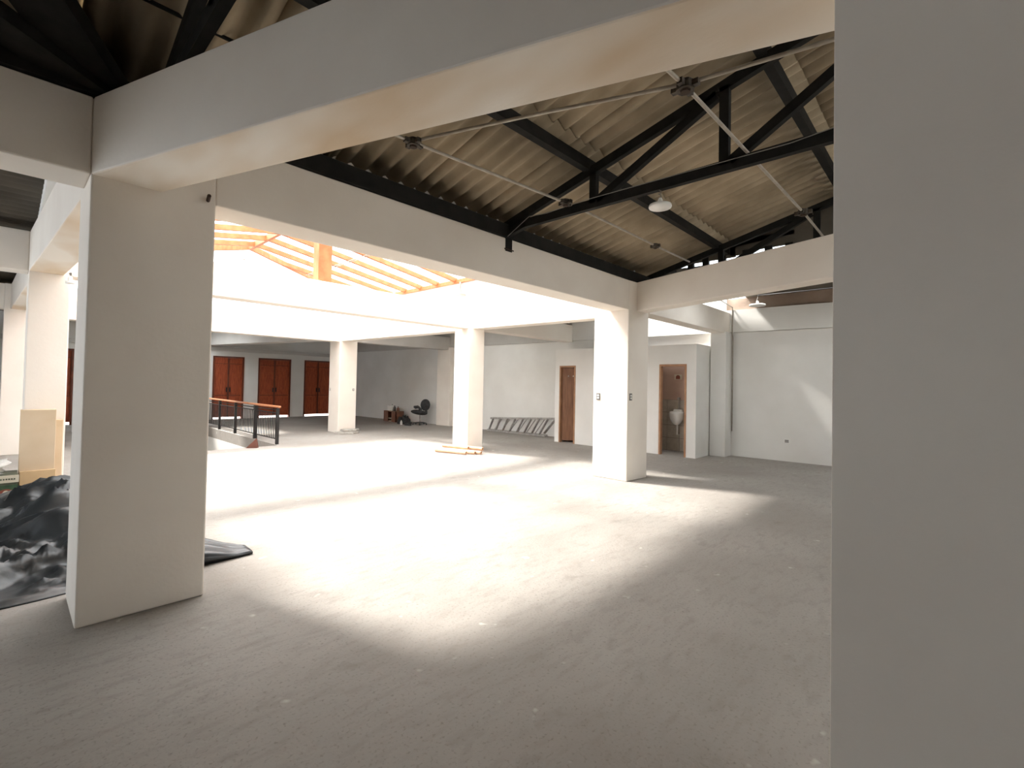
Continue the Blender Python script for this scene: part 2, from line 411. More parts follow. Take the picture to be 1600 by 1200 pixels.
corr_field(-4.2, xa_, ya_, zz_(ya_), yb_, zz_(yb_)); corr_field(xb_, X_END, ya_, zz_(ya_), yb_, zz_(yb_))
q_ = [(xa_-.05, yb_-.05), (xb_+.05, yb_-.05), (xb_+.05, ya_+.05), (xa_-.05, ya_+.05)]
MB().hexa([(x, y, zz_(y)) for x, y in q_], [(x, y, zz_(y)+.01) for x, y in q_]).build('translucent_sheet', 'poly_clear', ceiling, xf=CI)  # unseen sheet behind the camera, added as fill for the main bay
corr_field(X_END-.02, 10.04, .28, 3.525, -.42, 3.525, m='roof_dark'); corr_field(10.18, 10.56, .28, 3.525, -.42, 3.525, m='roof_dark')
corr_field(10.03, 10.19, .28, 3.525, .0, 3.525, m='roof_dark'); corr_field(10.03, 10.19, -.14, 3.525, -.42, 3.525, m='roof_dark')
corr_field(8.95, 11.6, -.40, 3.525, -9.1, 3.58, m='roof_dark'); corr_field(X_END-.02, 7.95, -.40, 3.525, -9.1, 3.58, m='roof_dark')
corr_field(7.93, 8.97, -.40, 3.525, -.7, 3.53, m='roof_dark'); corr_field(7.93, 8.97, -3.0, 3.54, -9.1, 3.58, m='roof_dark')
MB().box(7.90, 9.0, -3.05, -.65, 3.56, 3.57).build('translucent_sheet', 'poly_clear', ceiling, xf=CI)                 # right aisle, in front; unseen sheet added to brighten the back wall
corr_field(7.0, 10.2, .2, 3.50, 4.2, 3.50, m='roof_dark'); corr_field(10.18, 11.1, 2.6, 3.50, 4.2, 3.50, m='roof_dark')                        # toilets bay, dark part
corr_field(7.0, 8.3, 4.1, 3.42, 9.2, 3.42, m='roof_dark'); corr_field(9.0, 11.2, 4.1, 3.42, 9.2, 3.42, m='roof_dark'); corr_field(8.2, 9.1, 4.1, 3.42, 5.4, 3.42, m='roof_dark'); corr_field(8.2, 9.1, 7.5, 3.42, 9.2, 3.42, m='roof_dark'); MB().box(8.25, 9.05, 5.3, 7.6, 3.45, 3.462).build('translucent_sheet', 'poly_milky', ceiling, xf=CI); corr_field(6.9, 10.6, 9.1, 3.36, 16.05, 3.36, m='roof_dark')  # the milky sheet is added unseen, to brighten the ladder wall
corr_field(-.2, 7.0, 9.45, 3.22, 12.4, 3.21, m='roof_dark'); corr_field(-.2, 2.0, 12.35, 3.21, 16.05, 3.20, m='roof_dark'); corr_field(4.2, 7.0, 12.35, 3.21, 16.05, 3.20, m='roof_dark')
corr_field(1.95, 4.25, 14.9, 3.21, 16.05, 3.20, m='roof_dark'); MB().box(1.9, 4.3, 12.3, 15.0, 3.235, 3.245).build('translucent_sheet', 'poly_clear', ceiling, xf=CI)  # sheet over the stairs added unseen, to brighten the door wall
corr_field(-4.2, -.12, .34, 3.36, 4.16, 3.30, m='roof_dark', along='x'); corr_field(-4.2, -.12, 4.1, 3.32, 16.05, 3.32, m='roof_dark', along='x')
# translucent sheets above the toilet cubicles
tp = MB().box(10.16, 11.05, .22, 2.66, 3.50, 3.512).build('translucent_sheet', 'poly_clear', ceiling, xf=CI)
MB().box(10.54, 11.05, -.42, .22, 3.50, 3.512).build('translucent_sheet', 'poly_clear', ceiling, xf=CI)
# closure between the sloping bay and the lower right aisle roof, slots of sky left open under it
for a, b in ((.36, -.55), (-.47, -1.22), (-1.14, -9.0)):
    z_a = z0-SL*a; z_b = min(z0-SL*max(b, -4.3), 9)
    mb = MB()
    if b > -5: mb.hexa([(X_END-.02, b, 3.60), (X_END+.02, b, 3.60), (X_END+.02, a, 3.60), (X_END-.02, a, 3.60)], [(X_END-.02, b, z_b+.05), (X_END+.02, b, z_b+.05), (X_END+.02, a, max(z_a, 3.66)+.05), (X_END-.02, a, max(z_a, 3.66)+.05)])
    else: mb.box(X_END-.02, X_END+.02, -1.5, a, 3.62, 3.86).box(X_END-.02, X_END+.02, -2.05, -1.5, 3.66, 3.86).box(X_END-.02, X_END+.02, -2.05, -1.5, 3.5, 3.60).box(X_END-.02, X_END+.02, -9, -2.05, 3.55, 4.72).hexa([(X_END-.02, -2.05, 3.8), (X_END+.02, -2.05, 3.8), (X_END+.02, a, 3.75), (X_END-.02, a, 3.75)], [(X_END-.02, -2.05, 4.1), (X_END+.02, -2.05, 4.1), (X_END+.02, a, 3.85), (X_END-.02, a, 3.85)])
    mb.build('closure_sheet', 'roof_dark', ceiling, xf=CI)
for y in (.20, -.18, -.50, -.75, -1.02, -1.38, -1.70, -1.98):
    MB().box(X_END-.03, X_END+.03, y-.05, y+.05, 3.50, 3.68).build('closure_strut', 'steel', ceiling, xf=CI)
# purlins
for y, z, w, h in ((.02, 3.26, .10, .15), (-1.10, 3.695, .075, .11), (-2.70, 4.115, .075, .11), (-4.25, 4.50, .1, .14)):
    MB().box(-3.95, X_END, y-w/2, y+w/2, z-h/2, z+h/2).build('purlin', 'steel', ceiling, xf=CI)
MB().box(-3.95, -.45, 3.98, 4.10, 3.19, 3.30).build('purlin', 'steel', ceiling, xf=CI)
MB().box(-3.95, 0, .06, .24, 3.18, 3.40).build('purlin', 'steel', ceiling, xf=CI)
MB().tube([(-3, -.5, 3.60), (.95, -.5, 3.60)], .012, 6).build('tie_rod', 'steel', ceiling, xf=CI)
# valley rafter at the near left corner
MB().bar((.06, .06, 3.27), (-2.3, -3.7, 4.30), .26, .10).build('valley_rafter', 'steel', ceiling, xf=CI)
MB().bar((.02, .04, 3.24), (-3.2, -1.9, 3.75), .22, .08).build('valley_rafter', 'steel', ceiling, xf=CI)

# ---------------------------------------------------------------- roof trusses
def truss(x, label):
    t = thing('roof_truss', label, 'truss', (x, 0, 3.2)); xf = at0(t); w = .055
    def p(name, a, b, h=.085, ww=w): MB().bar((x, *a), (x, *b), ww, h, up=(0, 1, 0) if abs(a[0]-b[0]) < .01 else (0, 0, 1)).build(name, 'steel', t, xf=xf)
    p('bottom_chord', (-.25, 3.30), (-8.4, 3.27), .09)
    p('bottom_chord', (.12, 3.22), (-.28, 3.30), .085)
    zt = lambda y: 3.315+SL*(-y)
    p('top_chord', (.1, zt(0)), (-4.25, zt(-4.25)), .09); p('top_chord', (-4.25, zt(-4.25)), (-8.5, zt(0)), .09)
    for y in (-1.17, -2.42, -4.25, -6.1, -7.3):
        yy = y if y > -4.3 else -8.5-y
        p('post', (y, 3.30), (y, zt(yy)), .075)
    for a, b in ((-1.22, -2.36), (-2.47, -4.18), (-6.05, -4.32), (-7.25, -6.15)):
        bb = b if b > -4.26 else -8.5-b
        p('diagonal', (a, 3.32), (b, zt(bb)-.03), .075)
    # bearing bracket on the beam face
    MB().box(x-.055, x+.055, -.014, 0, 3.03, 3.24).build('bearing_bracket', 'steel', t, xf=xf)
    for z in (3.05,): MB().box(x-.075, x+.075, -.024, -.014, z-.006, z+.006).build('bolt', 'rust', t, xf=xf)
    return t
t_mid = truss(3.62, 'black steel roof truss in full view over the middle bay, lamp hanging from it')
truss(.34, 'black steel roof truss mostly hidden above the huge diagonal beam at top left')
t_far = truss(7.1, 'farther black steel truss just above the cream beam on the right')

# ---------------------------------------------------------------- conduits and junction boxes
ZC = 3.345
run = thing('conduit_run', 'grey conduit runs with dark junction boxes below the roof sheets, beside the trusses', 'conduit', (3.5, -.91, ZC)); rxf = at0(run)
def jbox(x, y, label, s=.055):
    b = MB().lathe([(s*.8, .0), (s*.8, .02)], (x, y, ZC-.02), 8).build('junction_box', 'box_metal', run, xf=rxf); xf = rxf
    MB().lathe([(s, 0), (s, .05), (s*.9, .055)], (x, y, ZC-.03), 8).build('box_body', 'box_metal', b, xf=xf)
    for k in range(4):
        a = k*math.pi/2; MB().bar((x+math.cos(a)*s*.85, y+math.sin(a)*s*.85, ZC-.005), (x+math.cos(a)*(s+.03), y+math.sin(a)*(s+.03), ZC-.005), .035, .035).build('box_lug', 'box_metal', b, xf=xf)
    MB().lathe([(s*.55, -.012), (s*.6, 0)], (x, y, ZC-.03), 8).build('opening_shade_disc', 'hollow_shade', b, xf=xf)  # dark disc painting the shade of the box mouth
def pipe(pts, label): 
    return MB().tube(pts, .0125, 8).build('conduit', 'conduit', run, smooth=True, xf=rxf)
pipe([(.72, -.68, T), (.76, -.68, ZC-.03), (.80, -.68, ZC), (1.76, -.74, ZC), (3.64, -.92, ZC), (5.58, -.92, ZC), (6.5, -.93, ZC)], 'thin grey conduit running lengthwise past the lamp truss, nearer the long beam')
pipe([(1.30, -2.50, T), (1.33, -2.5, ZC-.03), (1.38, -2.5, ZC), (2.48, -2.58, ZC), (5.36, -2.63, ZC), (7.0, -2.62, ZC)], 'thin grey conduit running lengthwise on the right, crossing in front of the truss')
pipe([(1.78, -.74, ZC+.012), (2.14, -1.68, ZC+.02), (2.48, -2.58, ZC+.012), (2.70, -3.5, ZC+.03), (2.9, -4.4, ZC+.05)], 'thin grey conduit linking two junction boxes crosswise beside the huge beam')
jbox(1.78, -.74, 'dark junction box nearest the huge diagonal beam, left', .05)
jbox(2.48, -2.58, 'dark junction box high at top centre right, conduits meeting in it', .055)
jbox(3.50, -.91, 'dark junction box tucked beside the truss bottom chord', .045)
jbox(5.44, -.92, 'small round junction box on the conduit beyond the truss', .035)
jbox(5.30, -2.63, 'dark junction box by the farther truss post at right', .05)
def cable(pts, root, r=.004, m='cable'): return MB().tube(pts, r, 5).build('cable', m, root, smooth=True, xf=at0(root))
cable([(3.58, .0, 3.18), (3.58, -.35, 3.35), (3.58, -.6, 3.33), (3.58, -1.1, 3.345), (3.58, -1.9, 3.33), (3.58, -2.9, 3.31), (3.58, -3.6, 3.36)], t_mid)
cable([(7.0, -2.55, 3.40), (7.0, -1.6, 3.34), (7.0, -.9, 3.26), (6.9, -.2, 3.2)], t_far)

# ---------------------------------------------------------------- lamps
def disc_lamp(x, y, z, ztop, label, r=.10, tilt=0):
    global last_lamp
    l = last_lamp = thing('pendant_lamp', label, 'lamp', (x, y, z)); xf = at0(l)
    MB().lathe([(r*.96, 0), (r, .012), (r*.95, .028), (r*.4, .034)], (x, y, z), 24).build('lamp_disc', 'white_enamel', l, smooth=True, xf=xf)
    MB().lathe([(.022, .03), (.022, .07), (.012, .09)], (x, y, z), 10).build('lamp_socket', 'white_enamel', l, xf=xf)
    pts = [(x+.012*math.sin(i*1.9), y+.012*math.cos(i*1.9), z+.09+(ztop-z-.09)*i/8) for i in range(9)]
    MB().tube(pts, .005, 6).build('lamp_cord', 'cable', l, xf=xf)
    MB().box(x-r*.2, x+r*.2, y-r*.2, y+r*.2, ztop-.02, ztop).build('ceiling_hook', 'box_metal', l, xf=xf)
disc_lamp(3.62, -1.87, 3.09, 3.27, 'round white disc lamp hanging below the middle truss')
disc_lamp(8.47, -1.30, 2.92, 3.557, 'round white disc lamp hanging in front of the blank back wall', .13)
cable([(8.47, -1.30, 3.10), (8.6, -2.0, 3.12), (8.7, -3.4, 3.14)], last_lamp, .008, 'iron')
disc_lamp(9.44, 3.1, 3.12, 3.50, 'disc lamp hanging above the cubicle with the shut brown door', .10)
disc_lamp(.17, 3.84, 2.58, 2.71, 'small white disc hanging under the pale beam at far left', .045)  # small bright spot modelled as a hanging white disc
l = thing('wall_floodlight', 'small white lamp on a bracket below the orange skylight plate', 'lamp', (6.72, 4.55, 3.45)); xf = at0(l)
MB().bar((6.84, 4.62, 3.84), (6.78, 4.58, 3.55), .03, .05).build('lamp_bracket', 'conduit', l, xf=xf)
MB().lathe([(.13, 0), (.135, .02), (.12, .035), (.04, .05)], (6.74, 4.50, 3.50), 18).build('lamp_disc', 'alu', l, xf=xf)
MB().lathe([(.03, .05), (.03, .13)], (6.74, 4.50, 3.50), 10).build('lamp_socket', 'alu', l, xf=xf)

# ================================================================== SKYLIGHT
# white upstand walls around the opening
up = MB()
up.box(6.9, 7.02, .18, 9.75, 3.18, 3.84).box(-.12, .0, .18, 9.75, 3.18, 3.84)
up.box(0, 6.9, .22, .33, 3.18, 3.84)
up.build('wall_skylight_upstand', 'wall_white', kind='structure')
MB().box(0, 6.9, 9.38, 9.44, 3.0, 3.28).box(6.75, 6.9, 9.0, 9.5, 3.02, 3.84).box(0, 6.9, 9.38, 9.44, 3.66, 3.84).build('wall_skylight_end', 'wall_white', kind='structure')
gl = MB().box(0, 6.75, 9.40, 9.415, 3.28, 3.66).build('window_2', 'glassy', kind='structure')
for x in (2.2, 4.5): MB().box(x-.03, x+.03, 9.38, 9.44, 3.28, 3.66).build('window_mullion', 'wall_white', gl)

sk = thing('skylight_frame', 'orange timber skylight frame of ridge, rafters and plates over the atrium', 'skylight', (3.4, 4.7, 3.84)); xf = at0(sk)
xr, zrg, ye, ze = 3.4, 4.50, 9.45, 3.90
yr0, yr1 = 2.0, 7.95
MB().box(6.86, 6.98, .2, 9.5, 3.84, 3.93).build('wall_plate', 'pine', sk, xf=xf)
MB().box(-.08, .04, .2, 9.5, 3.84, 3.93).build('wall_plate', 'pine', sk, xf=xf)
MB().box(0, 6.9, .2, .3, 3.84, 3.93).build('wall_plate', 'pine', sk, xf=xf)
MB().box(0, 6.9, 9.36, 9.46, 3.84, 3.93).build('wall_plate', 'pine', sk, xf=xf)
MB().bar((xr, yr0, zrg), (xr, yr1, zrg), .07, .13).build('ridge_beam', 'pine', sk, xf=xf)
y = .75; step = .685
while y < 9.3:
    for sx, xe in ((1, 6.92), (-1, -.02)):
        if yr0 <= y <= yr1: x1, z1 = xr, zrg
        else:
            t = (y-.25)/(yr0-.25) if y < yr0 else (9.4-y)/(9.4-yr1)
            x1 = xe+(xr-xe)*t; z1 = ze+(zrg-ze)*t
        if abs(x1-xe) > .5: MB().bar((xe, y, ze+.02), (x1, y, z1), .075, .10).build('rafter', 'pine', sk, xf=xf)
    y += step
for xe, yy, yr in ((6.92, .25, yr0), (-.02, .25, yr0), (6.92, 9.4, yr1), (-.02, 9.4, yr1)):
    MB().bar((xe, yy, ze+.02), (xr, yr, zrg), .07, .12).build('hip_rafter', 'pine', sk, xf=xf)
for x in (4.9,):
    t = abs(x-xr)/(6.92-xr); dz = .6*(1-t); 
    for k in (-.035, .035): MB().box(x+k-.008, x+k+.008, .9+(1-t)*1.0, 8.9-(1-t)*.9, ze+dz-.065, ze+dz-.045).build('batten', 'conduit', sk, xf=xf)
MB().box(3.28, 3.52, 4.16, 4.38, 3.2, 4.45).build('king_post', 'pine', sk, xf=xf, bevel=.01)
MB().bar((3.40, 8.0, 4.40), (3.05, 7.2, 4.02), .025, .025).build('stay_rod', 'conduit', sk, xf=xf)
# translucent covers, four slopes
def cover(pts): 
    n = len(pts); up_ = .085
    lo = [(a, b, c+up_) for a, b, c in pts]; hi = [(a, b, c+up_+.01) for a, b, c in pts]
    fs = [tuple(range(n))[::-1], tuple(range(n, 2*n))]+[(i, (i+1) % n, n+(i+1) % n, n+i) for i in range(n)]
    MB().add(lo+hi, fs).build('roof_pane', 'poly', sk, xf=xf)
A, B, C_, D_ = (-.2, .1, ze-.03), (7.1, .1, ze-.03), (7.1, 9.6, ze-.03), (-.2, 9.6, ze-.03); R0, R1 = (xr, yr0, zrg), (xr, yr1, zrg)
cover([B, C_, R1, R0]); cover([D_, A, R0, R1]); cover([A, B, R0]); cover([C_, D_, R1])

# ================================================================== TOILET CUBICLES
tx = 9.66; TH = 2.43
tw = MB()
def txf(y): return tx-.0*y
d1, d2 = (3.33, 3.83), (.43, 1.04)
tw.box(tx, tx+.1, .22, d2[0], 0, TH).box(tx, tx+.1, d2[1], d1[0], 0, TH).box(tx, tx+.1, d1[1], 3.98, 0, TH)
tw.box(tx, tx+.1, d2[0], d2[1], 1.99, TH).box(tx, tx+.1, d1[0], d1[1], 1.99, TH)
tw.box(tx+.1, 10.70, .22, .32, 0, TH).box(tx+.1, 10.5, 3.88, 3.98, 0, TH).box(tx+.1, 10.6, 2.2, 2.3, 0, TH)
tw.box(tx+.1, 10.6, 2.3, 3.88, TH-.06, TH).box(tx+.1, 10.25, .32, 2.3, TH-.06, TH)
tw.build('wall_toilets', 'wall_white', kind='structure')
# cubicle lining of door 2: painted back panel and tiled dado
lx = 10.52
MB().box(lx, lx+.02, .32, 2.2, 1.2, TH-.07).build('wall_cubicle_paint', 'toilet_paint', kind='structure')
ti = MB().box(lx, lx+.02, .32, 2.2, 0, 1.2).build('wall_cubicle_tiles', 'grout', kind='structure')
for i in range(5):
    for j in range(4):
        y0 = .325+i*.31; zz = .005+j*.3
        MB().box(lx-.008, lx, y0, y0+.30, zz, zz+.29).build('tile', 'tile', ti)
MB().box(lx-.012, lx, .90, 1.08, 1.68, 1.80).build('tile_plaque', 'print_cream', ti)
pq = MB(); pts = [(-.05, 0), (.05, 0)]+[(.05*math.cos(a), .05+.045*math.sin(a)) for a in [i*math.pi/8 for i in range(9)]]
n = len(pts); pq.add([(lx-.02, .99+p, 1.69+q) for p, q in pts]+[(lx-.012, .99+p, 1.69+q) for p, q in pts], [tuple(range(n)), tuple(range(n, 2*n))[::-1]]+[(i, (i+1) % n, n+(i+1) % n, n+i) for i in range(n)])
pq.build('arch_emblem', 'print_red', ti)
# door frames and leaves
for k, (a, b) in enumerate((d1, d2)):
    fr = MB().box(tx-.012, tx+.09, a-.005, a+.035, 0, 2.0).box(tx-.012, tx+.09, b-.035, b+.005, 0, 2.0).box(tx-.012, tx+.09, a+.035, b-.035, 1.955, 2.0).build('door_%d' % (6+k), 'frame_wood', kind='structure')
    if k == 0:
        lf = MB().bar((tx+.07, b-.05, 1.0), (tx+.30, a+.05, 1.0), .03, 1.90).build('door_leaf', 'plywood', fr)
        for t in (.35, .62): MB().box(tx+.07+.23*t-.035, tx+.07+.23*t-.018, b-.05-(b-a-.1)*t-.01, b-.05-(b-a-.1)*t+.01, 1.72, 1.75).build('coat_hook', 'white_enamel', lf)
# urinal
u = thing('urinal', 'white ceramic urinal bowl on the tiled wall seen through the open cubicle door', 'urinal', (lx, .95, .6)); xf = at0(u)
lx -= .012
prof = [(.04, 0), (.10, .05), (.15, .14), (.165, .25), (.155, .31), (.13, .315), (.12, .27), (.09, .16), (.03, .12)]
MB().lathe(prof, (lx-.15, .95, .62), 20).build('bowl', 'ceramic', u, smooth=True, xf=xf)
MB().box(lx-.14, lx, .86, 1.04, .72, .98).build('back_plate', 'ceramic', u, xf=xf, bevel=.02)
MB().tube([(lx-.03, .95, .98), (lx-.03, .95, 1.22)], .01, 8).build('flush_pipe', 'alu', u, xf=xf)
MB().lathe([(.03, 0), (.035, .02), (.03, .06)], (lx-.04, .95, 1.2), 10).build('flush_valve', 'alu', u, xf=xf)
MB().tube([(lx-.10, .95, .62), (lx-.10, .95, .40), (lx, .95, .38)], .02, 8).build('drain_pipe', 'ceramic', u, xf=xf)
w = thing('hand_basin', 'corner of a white basin beside the urinal in the cubicle', 'basin', (lx, .52, .7)); xf = at0(w)
MB().lathe([(.06, 0), (.13, .06), (.16, .12), (.14, .125), (.11, .07), (.02, .05)], (lx-.17, .54, .70), 16).build('basin_bowl', 'ceramic', w, smooth=True, xf=xf)
MB().box(lx-.06, lx, .42, .66, .76, .86).build('basin_back', 'ceramic', w, xf=xf)
# conduit down the pilaster corner
solo(MB().tube([(10.71, -.165, .55), (10.71, -.165, 2.6), (10.72, -.15, 2.74), (10.72, -.15, 3.3), (10.5, .1, 3.5)], .014, 8), 'wall_conduit', 'conduit', 'dark conduit climbing the corner right of the toilet cubicles', 'conduit', (10.71, -.165, .55), smooth=True)

# ---------------------------------------------------------------- switches, sockets, pins
def plate(name, cx, cy, cz, axis, label, w=.07, h=.11, mats=('switch_dark', 'white_enamel'), cat='switch'):
    t = thing(name, label, cat, (cx, cy, cz)); xf = at0(t)
    def b(e, d0, d1, z0_, z1_, nm, m):
        if axis == 'x': MB().box(cx-d1, cx-d0, cy-e, cy+e, cz+z0_, cz+z1_).build(nm, m, t, xf=xf)
        else: MB().box(cx-e, cx+e, cy-d1, cy-d0, cz+z0_, cz+z1_).build(nm, m, t, xf=xf)
    b(w/2, 0, .008, -h/2, h/2, 'plate', mats[0])
    b(w*.28, .008, .012, h*.06, h*.32, 'rocker', mats[1]); b(w*.28, .008, .012, -h*.32, -h*.06, 'rocker', mats[1])
plate('switch_plate', 6.38, .52, 1.32, 'x', 'grey switch plate on the bright face of the middle column')
plate('switch_plate', 6.46, -.025, 1.33, 'y', 'grey switch plate on the shaded face of the middle column')
plate('switch_plate', 6.19, 9.62, 1.24, 'x', 'tiny switch on the left face of the farthest column', .05, .07)
plate('switch_plate', 6.62, 9.052, 1.24, 'y', 'tiny switch at the right edge of the farthest column', .05, .07)
plate('wall_socket', wx(-1.2)+.02, -1.22, .42, 'x', 'white socket low on the blank back wall', .13, .08, ('white_enamel', 'switch_dark'), 'socket')
def pin(a, b, label, r=.012): solo(MB().tube([a, b], r, 8), 'wall_pin', 'rust', label, 'pin', a)
pin((.61, .0, 2.73), (.60, -.07, 2.745), 'rusty pin sticking out at the top of the near column')
pin((6.88, -.05, 2.79), (6.78, -.13, 2.75), 'rusty pin in the corner above the switch-plate column')

# ================================================================== RAILING
rl = thing('stair_railing', 'black wrought iron railing with an orange-brown handrail along the stairwell', 'railing', (3.98, 7.7, 0)); xf = at0(rl)
RX = 4.0; posts = [7.66, 9.08, 10.6, 12.0, 13.3]
for i, y in enumerate(posts):
    w = .03 if i != 1 else .038
    MB().box(RX-w, RX+w, y-w, y+w, 0, .84).build('rail_post', 'iron', rl, xf=xf)
MB().bar((RX, 7.55, .865), (RX, 13.4, .865), .07, .045).build('handrail', 'handrail', rl, xf=xf, bevel=.012)
for a, b in zip(posts[:-1], posts[1:]):
    for z in (.12, .72, .79): MB().box(RX-.012, RX+.012, a+.03, b-.03, z-.01, z+.01).build('rail_bar', 'iron', rl, xf=xf)
    n = 13
    for k in range(1, n):
        y = a+(b-a)*k/n; MB().box(RX-.007, RX+.007, y-.007, y+.007, .12, .72).build('baluster', 'iron', rl, xf=xf)
MB().box(hx0, hx1, hy1, hy1+.1, 0, .85).build('wall_stair_end', 'wall_white', kind='structure')

# ================================================================== LOOSE THINGS
# ladder lying on its side against the back wall
la = thing('step_ladder', 'aluminium step ladder lying on its side along the back wall', 'ladder', (10.2, 5.9, 0)); xf = at0(la)
ya, yb = 7.05, 4.80
xl = lambda y: wx(y)-.12
def seg(nm, a, b, w=.02, h=.06, up=(0, 0, 1)): MB().bar(a, b, w, h, up=up).build(nm, 'alu', la, xf=xf)
seg('side_rail', (xl(ya)-.12, ya, .035), (xl(yb)-.12, yb, .035)); seg('side_rail', (xl(ya)-.04, ya-.06, .40), (xl(yb)-.04, yb-.35, .54))
seg('rear_rail', (xl(ya)-.02, ya, .035), (xl(yb), yb, .035)); seg('rear_rail', (xl(ya)+.02, ya-.1, .42), (xl(yb)+.04, yb-.1, .50), h=.03)
for k in range(8):
    t = (k+.3)/8; y = ya+(yb-ya)*t
    seg('tread', (xl(y)-.12, y, .05), (xl(y)-.05, y-.10-.18*t, .39+.14*t), .075, .02, up=(0, 1, 0))
for k in range(6):
    t = (k+.8)/7; y = ya+(yb-ya)*t
    seg('cross_brace', (xl(y)-.02, y+.05, .05), (xl(y)+.01, y-.28, .42+.08*t), .02, .02, up=(0, 1, 0))
MB().bar((xl(yb)-.12, yb+.02, .10), (xl(yb)-.04, yb-.30, .50), .10, .02, up=(0, 1, 0)).build('top_cap', 'alu', la, xf=xf)

# wooden crate with paint things on top
cr = thing('wooden_crate', 'brown wooden crate by the back wall with bottles on top', 'crate', (9.72, 11.7, 0)); xf = at0(cr)
cx0, cx1, cy0, cy1, ch = 9.55, 9.9, 11.3, 12.12, .40
for a, b in ((cy0, cy0+.30), (cy1-.28, cy1)): MB().box(cx0, cx0+.03, a, b, 0, ch).build('side_board', 'crate', cr, xf=xf)
MB().box(cx1-.02, cx1, cy0, cy1, 0, ch).build('back_board', 'crate', cr, xf=xf)
for z in (.0, .11, ch-.025): MB().box(cx0+.03, cx1-.02, cy0+.02, cy1-.02, z, z+.022).build('shelf_board', 'cardboard', cr, xf=xf)
MB().box(cx0, cx1, cy0, cy0+.02, 0, ch).build('end_board', 'crate', cr, xf=xf); MB().box(cx0, cx1, cy1-.02, cy1, 0, ch).build('end_board', 'crate', cr, xf=xf)
def bottle(x, y, r, h, m, label, z=ch, name='bottle'):
    b = thing(name, label, 'bottle', (x, y, z), 'bottles on the wooden crate'); xf = at0(b)
    MB().lathe([(r, 0), (r, h*.62), (r*.45, h*.78), (r*.4, h*.9)], (x, y, z), 12).build('bottle_body', m, b, smooth=True, xf=xf)
    MB().lathe([(r*.5, h*.9), (r*.5, h)], (x, y, z), 10).build('cap', 'dark_grey', b, xf=xf)
bottle(9.70, 11.62, .05, .20, 'dark_grey', 'dark bottle standing at the middle of the crate top')
bottle(9.72, 11.42, .05, .17, 'crate', 'short brown bottle at the right end of the crate top')
bottle(9.70, 11.78, .04, .24, 'white_enamel', 'white bottle on the crate beside the pail')
pb = thing('paint_pail', 'white paint pail at the left end of the crate top', 'pail', (9.72, 11.98, ch)); xf = at0(pb)
MB().lathe([(.085, 0), (.10, .18), (.105, .19)], (9.72, 11.98, ch), 16).build('pail_body', 'white_enamel', pb, xf=xf)
MB().lathe([(.107, .19), (.107, .205), (.09, .21)], (9.72, 11.98, ch), 16).build('pail_lid', 'bag', pb, xf=xf)

# office chair
oc = thing('office_chair', 'black office chair with an oval back, slumped against the back wall', 'chair', (9.72, 10.0, 0)); xf = at0(oc)
ox, oy = 9.70, 10.02
for k in range(5):
    a = k*2*math.pi/5+.3; e = (ox+.24*math.cos(a), oy+.24*math.sin(a), .06)
    MB().bar((ox, oy, .09), e, .04, .03).build('base_arm', 'dark_grey', oc, xf=xf)
    MB().lathe([(.012, 0), (.025, .01), (.025, .04), (.012, .05)], (e[0], e[1], 0), 10).build('caster', 'dark_grey', oc, smooth=True, xf=xf)
MB().tube([(ox, oy, .08), (ox, oy, .40)], .025, 10).build('gas_post', 'alu', oc, xf=xf)
def pad(c, rx, ry, rz, rot):
    vs = []; fs = []; n, m = 16, 9
    for i in range(m):
        ph = -math.pi/2+math.pi*i/(m-1)
        for k in range(n):
            a = 2*math.pi*k/n; ca, sa = math.cos(a), math.sin(a)
            q = lambda v: math.copysign(abs(v)**.7, v)
            vs.append((q(ca)*math.cos(ph)*rx, q(sa)*math.cos(ph)*ry, math.sin(ph)*rz))
    for i in range(m-1):
        for k in range(n): fs.append((i*n+k, i*n+(k+1) % n, (i+1)*n+(k+1) % n, (i+1)*n+k))
    mb = MB(); R = rot.to_4x4(); mb.add([tuple(Matrix.Translation(c) @ R @ Vector(v)) for v in vs], fs); return mb
from mathutils import Euler
pad((ox-.02, oy+.02, .43), .27, .27, .085, Euler((.1, .1, .3)).to_matrix()).build('seat', 'black_fabric', oc, smooth=True, xf=xf)
pad((ox+.10, oy-.17, .70), .065, .17, .21, Euler((.0, .15, .9)).to_matrix()).build('backrest', 'black_fabric', oc, smooth=True, xf=xf)
MB().tube([(ox+.05, oy-.10, .42), (ox+.14, oy-.19, .46), (ox+.12, oy-.19, .60)], .05, 8).build('back_stem', 'dark_grey', oc, xf=xf)
for s in (-1, 1):
    bx, by = ox+.12*s, oy+.22*s*.9
    MB().tube([(bx, by, .42), (bx+.03, by+.02, .55), (bx-.06, by+.03, .63), (bx-.20, by+.05, .61)], .042, 10).build('armrest', 'dark_grey', oc, xf=xf)
def lump(c, rx, ry, rz, amp, m, name, label, cat, seed=0, n=26, sc=5):
    vs = []; fs = []; h = n//2
    for i in range(h+1):
        ph = math.pi/2*i/h
        for k in range(n):
            a = 2*math.pi*k/n; d = Vector((math.cos(a)*math.cos(ph), math.sin(a)*math.cos(ph), math.sin(ph)))
            r = 1+amp*(noise.noise(d*sc+Vector((seed, 0, 0)))*1.4+abs(noise.noise(d*sc*2+Vector((0, seed, 0)))))
            vs.append((c[0]+d.x*rx*r, c[1]+d.y*ry*r, c[2]+max(0, d.z*rz*r)))
    for i in range(h):
        for k in range(n): fs.append((i*n+k, i*n+(k+1) % n, (i+1)*n+(k+1) % n, (i+1)*n+k))
    fs.append(tuple(range(n))[::-1])
    return solo(MB().add(vs, fs), name, m, label, cat, c, smooth=True)
lump((9.45, 10.62, 0), .17, .30, .24, .3, 'black_fabric', 'duffel_bag', 'black bag slumped on the floor in front of the office chair', 'bag', 3)
